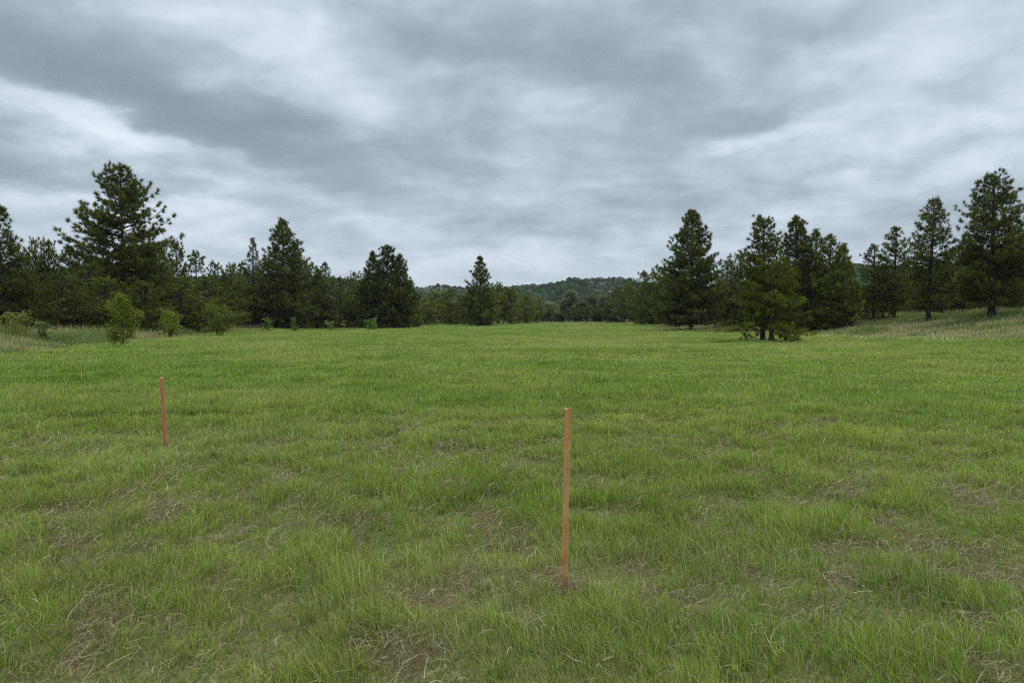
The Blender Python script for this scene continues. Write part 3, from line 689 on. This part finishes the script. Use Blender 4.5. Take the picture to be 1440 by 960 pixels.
# ------------------------------------------------------------------ world, sun
SUN_EL, SUN_AZ = 58, 60     # azimuth clockwise from +Y
def build_world():
    w = bpy.data.worlds.new('World'); scene.world = w; w.use_nodes = True
    nt = w.node_tree; N = nt.nodes; L = nt.links; N.clear()
    out = N.new('ShaderNodeOutputWorld')
    def M(op, a, b=None, c=None):
        n = N.new('ShaderNodeMath'); n.operation = op
        for i, v in enumerate((a, b, c)):
            if v is None: continue
            if isinstance(v, (int, float)): n.inputs[i].default_value = v
            else: L.new(v, n.inputs[i])
        return n.outputs[0]
    sky = N.new('ShaderNodeTexSky'); sky.sky_type = 'NISHITA'; sky.sun_disc = False
    sky.sun_elevation = R(SUN_EL); sky.sun_rotation = R(SUN_AZ)
    tc = N.new('ShaderNodeTexCoord'); sp = N.new('ShaderNodeSeparateXYZ'); L.new(tc.outputs['Generated'], sp.inputs[0])
    X, Y, Z = sp.outputs
    zc = M('ADD', M('MAXIMUM', Z, 0.0), .27)
    pl = N.new('ShaderNodeCombineXYZ'); L.new(M('DIVIDE', X, zc), pl.inputs[0]); L.new(M('DIVIDE', Y, zc), pl.inputs[1])
    def noise(vec, sc, det, rough=.5, dist=0., mult=None):
        v = vec
        if mult:
            m = N.new('ShaderNodeVectorMath'); m.operation = 'MULTIPLY'; L.new(v, m.inputs[0]); m.inputs[1].default_value = mult; v = m.outputs[0]
        n = N.new('ShaderNodeTexNoise'); n.inputs['Scale'].default_value = sc; n.inputs['Detail'].default_value = det
        n.inputs['Roughness'].default_value = rough; n.inputs['Distortion'].default_value = dist; L.new(v, n.inputs['Vector'])
        return n
    wn = noise(pl.outputs[0], 2.4, 6, .55)
    az = M('ARCTAN2', X, Y); el = M('ARCSINE', Z)
    ae = N.new('ShaderNodeCombineXYZ'); L.new(az, ae.inputs[0]); L.new(el, ae.inputs[1])
    ws = N.new('ShaderNodeVectorMath'); ws.operation = 'SUBTRACT'; L.new(wn.outputs['Color'], ws.inputs[0]); ws.inputs[1].default_value = (.5, .5, .5)
    wm = N.new('ShaderNodeVectorMath'); wm.operation = 'MULTIPLY_ADD'; L.new(ws.outputs[0], wm.inputs[0]); wm.inputs[1].default_value = (.30, .16, 0); L.new(ae.outputs[0], wm.inputs[2])
    blobs = [  # photo column, row, half length, half height, tilt (deg, down to the right), amount
        (200, 120, 270, 52, 12, -1.4), (330, 165, 110, 30, 5, -.45), (60, 60, 160, 40, 10, -.3), (60, 235, 150, 20, 3, -.45), (340, 250, 150, 26, 8, -.35),
        (650, 70, 120, 40, 10, -.75), (845, 115, 130, 46, 12, -.8), (1110, 150, 140, 24, -8, -.6), (1150, 30, 190, 30, 4, -.5), (650, 222, 120, 34, 0, -.4),
        (1040, 255, 260, 26, -10, -.35), (1250, 215, 200, 20, -14, -.3), (560, 300, 160, 20, 0, -.2), (820, 330, 160, 16, 0, -.15), (150, 270, 160, 16, 2, -.3),
        (190, 192, 210, 20, 14, 1.0), (60, 165, 80, 16, 8, .4), (450, 70, 60, 50, 0, .5), (640, 112, 70, 14, 0, .4), (1050, 198, 80, 12, -6, .55), (1350, 130, 170, 42, -14, .45),
        (1370, 235, 140, 26, -12, .35), (540, 165, 80, 40, 0, .25), (100, 310, 220, 26, 0, .35), (620, 375, 260, 26, 0, .45), (985, 70, 80, 34, -20, .5), (1230, 85, 120, 22, -10, .35), (940, 285, 160, 14, -4, .25), (800, 260, 120, 14, 0, .2), (300, 310, 150, 18, 0, .2), (380, 20, 160, 20, 0, .25)]
    tot = None
    for px, py, sx, sy, rot, amp in blobs:
        h = math.hypot(F, px-720)
        mp = N.new('ShaderNodeMapping'); mp.vector_type = 'TEXTURE'
        mp.inputs['Location'].default_value = (math.atan((px-720)/F), math.atan((HOR-py)/h), 0)
        mp.inputs['Rotation'].default_value = (0, 0, R(-rot)); mp.inputs['Scale'].default_value = (sx/F*.9, sy/F, 1)
        L.new(wm.outputs[0], mp.inputs[0])
        dt = N.new('ShaderNodeVectorMath'); dt.operation = 'DOT_PRODUCT'; L.new(mp.outputs[0], dt.inputs[0]); L.new(mp.outputs[0], dt.inputs[1])
        e = M('POWER', 2.718, M('MULTIPLY', dt.outputs['Value'], -.85))
        tot = M('MULTIPLY', e, amp) if tot is None else M('MULTIPLY_ADD', e, amp, tot)
    n1 = noise(pl.outputs[0], 1.7, 10, .5, .35, (1.0, 1.0, 1)).outputs[0]
    n2 = noise(pl.outputs[0], 4.4, 9, .55, .35, (1.0, 1.1, 1)).outputs[0]
    n3 = noise(pl.outputs[0], 8.5, 8, .6, .2, (1.0, 1.2, 1)).outputs[0]
    v = M('ADD', M('MULTIPLY', M('SUBTRACT', n1, .5), 1.3), M('MULTIPLY', M('SUBTRACT', n2, .5), .9))
    v = M('MULTIPLY_ADD', M('SUBTRACT', n3, .5), .22, v)
    v = M('MULTIPLY_ADD', tot, .56, v)
    v = M('MULTIPLY_ADD', M('TANH', M('MULTIPLY', v, 1.6)), .52, .57)
    hz = N.new('ShaderNodeMapRange'); hz.interpolation_type = 'SMOOTHSTEP'; hz.inputs['From Min'].default_value = 0; hz.inputs['From Max'].default_value = .16
    hz.inputs['To Min'].default_value = .75; hz.inputs['To Max'].default_value = 0; L.new(Z, hz.inputs['Value'])
    mixv = N.new('ShaderNodeMix'); L.new(hz.outputs[0], mixv.inputs['Factor']); L.new(v, mixv.inputs['A']); mixv.inputs['B'].default_value = .66
    rp = N.new('ShaderNodeValToRGB'); e = rp.color_ramp.elements; rp.color_ramp.interpolation = 'EASE'
    cols = [(.05, (.225, .275, .335)), (.36, (.335, .395, .465)), (.60, (.475, .55, .63)), (.85, (.66, .735, .82)), (1.0, (.80, .865, .94))]
    e[0].position = cols[0][0]; e[0].color = (*cols[0][1], 1); e[1].position = cols[-1][0]; e[1].color = (*cols[-1][1], 1)
    for p_, c_ in cols[1:-1]: q = e.new(p_); q.color = (*c_, 1)
    rp.color_ramp.interpolation = 'LINEAR'
    L.new(mixv.outputs['Result'], rp.inputs[0])
    # an overcast sky is about three times as bright overhead as at the horizon
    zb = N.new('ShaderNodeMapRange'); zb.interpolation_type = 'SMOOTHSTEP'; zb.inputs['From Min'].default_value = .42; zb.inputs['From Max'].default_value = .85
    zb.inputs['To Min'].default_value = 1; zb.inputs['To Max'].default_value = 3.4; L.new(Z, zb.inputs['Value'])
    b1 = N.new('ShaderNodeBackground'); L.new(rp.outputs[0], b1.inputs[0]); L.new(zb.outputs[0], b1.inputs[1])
    b2 = N.new('ShaderNodeBackground'); L.new(sky.outputs[0], b2.inputs[0]); b2.inputs[1].default_value = .1
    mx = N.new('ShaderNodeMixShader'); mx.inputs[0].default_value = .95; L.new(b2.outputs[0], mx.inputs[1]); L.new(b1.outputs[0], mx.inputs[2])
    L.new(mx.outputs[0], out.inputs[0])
    w.cycles.sampling_method = 'MANUAL'; w.cycles.sample_map_resolution = 1024
build_world()
sl = bpy.data.lights.new('sun', 'SUN'); sl.energy = 1.3; sl.angle = R(18); sl.color = (1, .96, .9)
so = link(bpy.data.objects.new('sun', sl)); so.rotation_euler = (R(90-SUN_EL), 0, R(180-SUN_AZ))

# ------------------------------------------------------------------ haze
HAZE = .00009
def haze():
    m, nt, N, L = newmat('haze_air'); out = N.new('ShaderNodeOutputMaterial'); v = N.new('ShaderNodeVolumePrincipled')
    v.inputs['Color'].default_value = (.86, .92, 1, 1); v.inputs['Density'].default_value = HAZE; v.inputs['Anisotropy'].default_value = .2
    L.new(v.outputs[0], out.inputs['Volume'])
    S = 1750; z0, z1 = -6, 72
    V = [(x, y, z) for z in (z0, z1) for x, y in ((-S, -S), (S, -S), (S, S), (-S, S))]
    Fc = [(3, 2, 1, 0), (4, 5, 6, 7), (0, 1, 5, 4), (1, 2, 6, 5), (2, 3, 7, 6), (3, 0, 4, 7)]
    me = bpy.data.meshes.new('haze'); me.from_pydata(V, [], Fc); me.materials.append(m)
    o = link(bpy.data.objects.new('haze', me)); tag(o, 'thin bluish air over the meadow and hills', 'haze', kind='stuff')
haze()

# ------------------------------------------------------------------ camera
cam = bpy.data.cameras.new('camera'); cam.sensor_width = 36; cam.lens = 24; cam.clip_end = 5000; cam.clip_start = .05
co = link(bpy.data.objects.new('camera', cam)); co.location = (0, 0, CAMH); co.rotation_euler = (R(90)-math.atan(32/F), 0, 0)
scene.camera = co
scene.cycles.use_denoising = False; scene.cycles.filter_width = 1.2
scene.render.resolution_x = 1024; scene.render.resolution_y = 682
scene.view_settings.view_transform = 'Standard'; scene.view_settings.look = 'None'
scene.view_settings.exposure = .15; scene.view_settings.gamma = 1
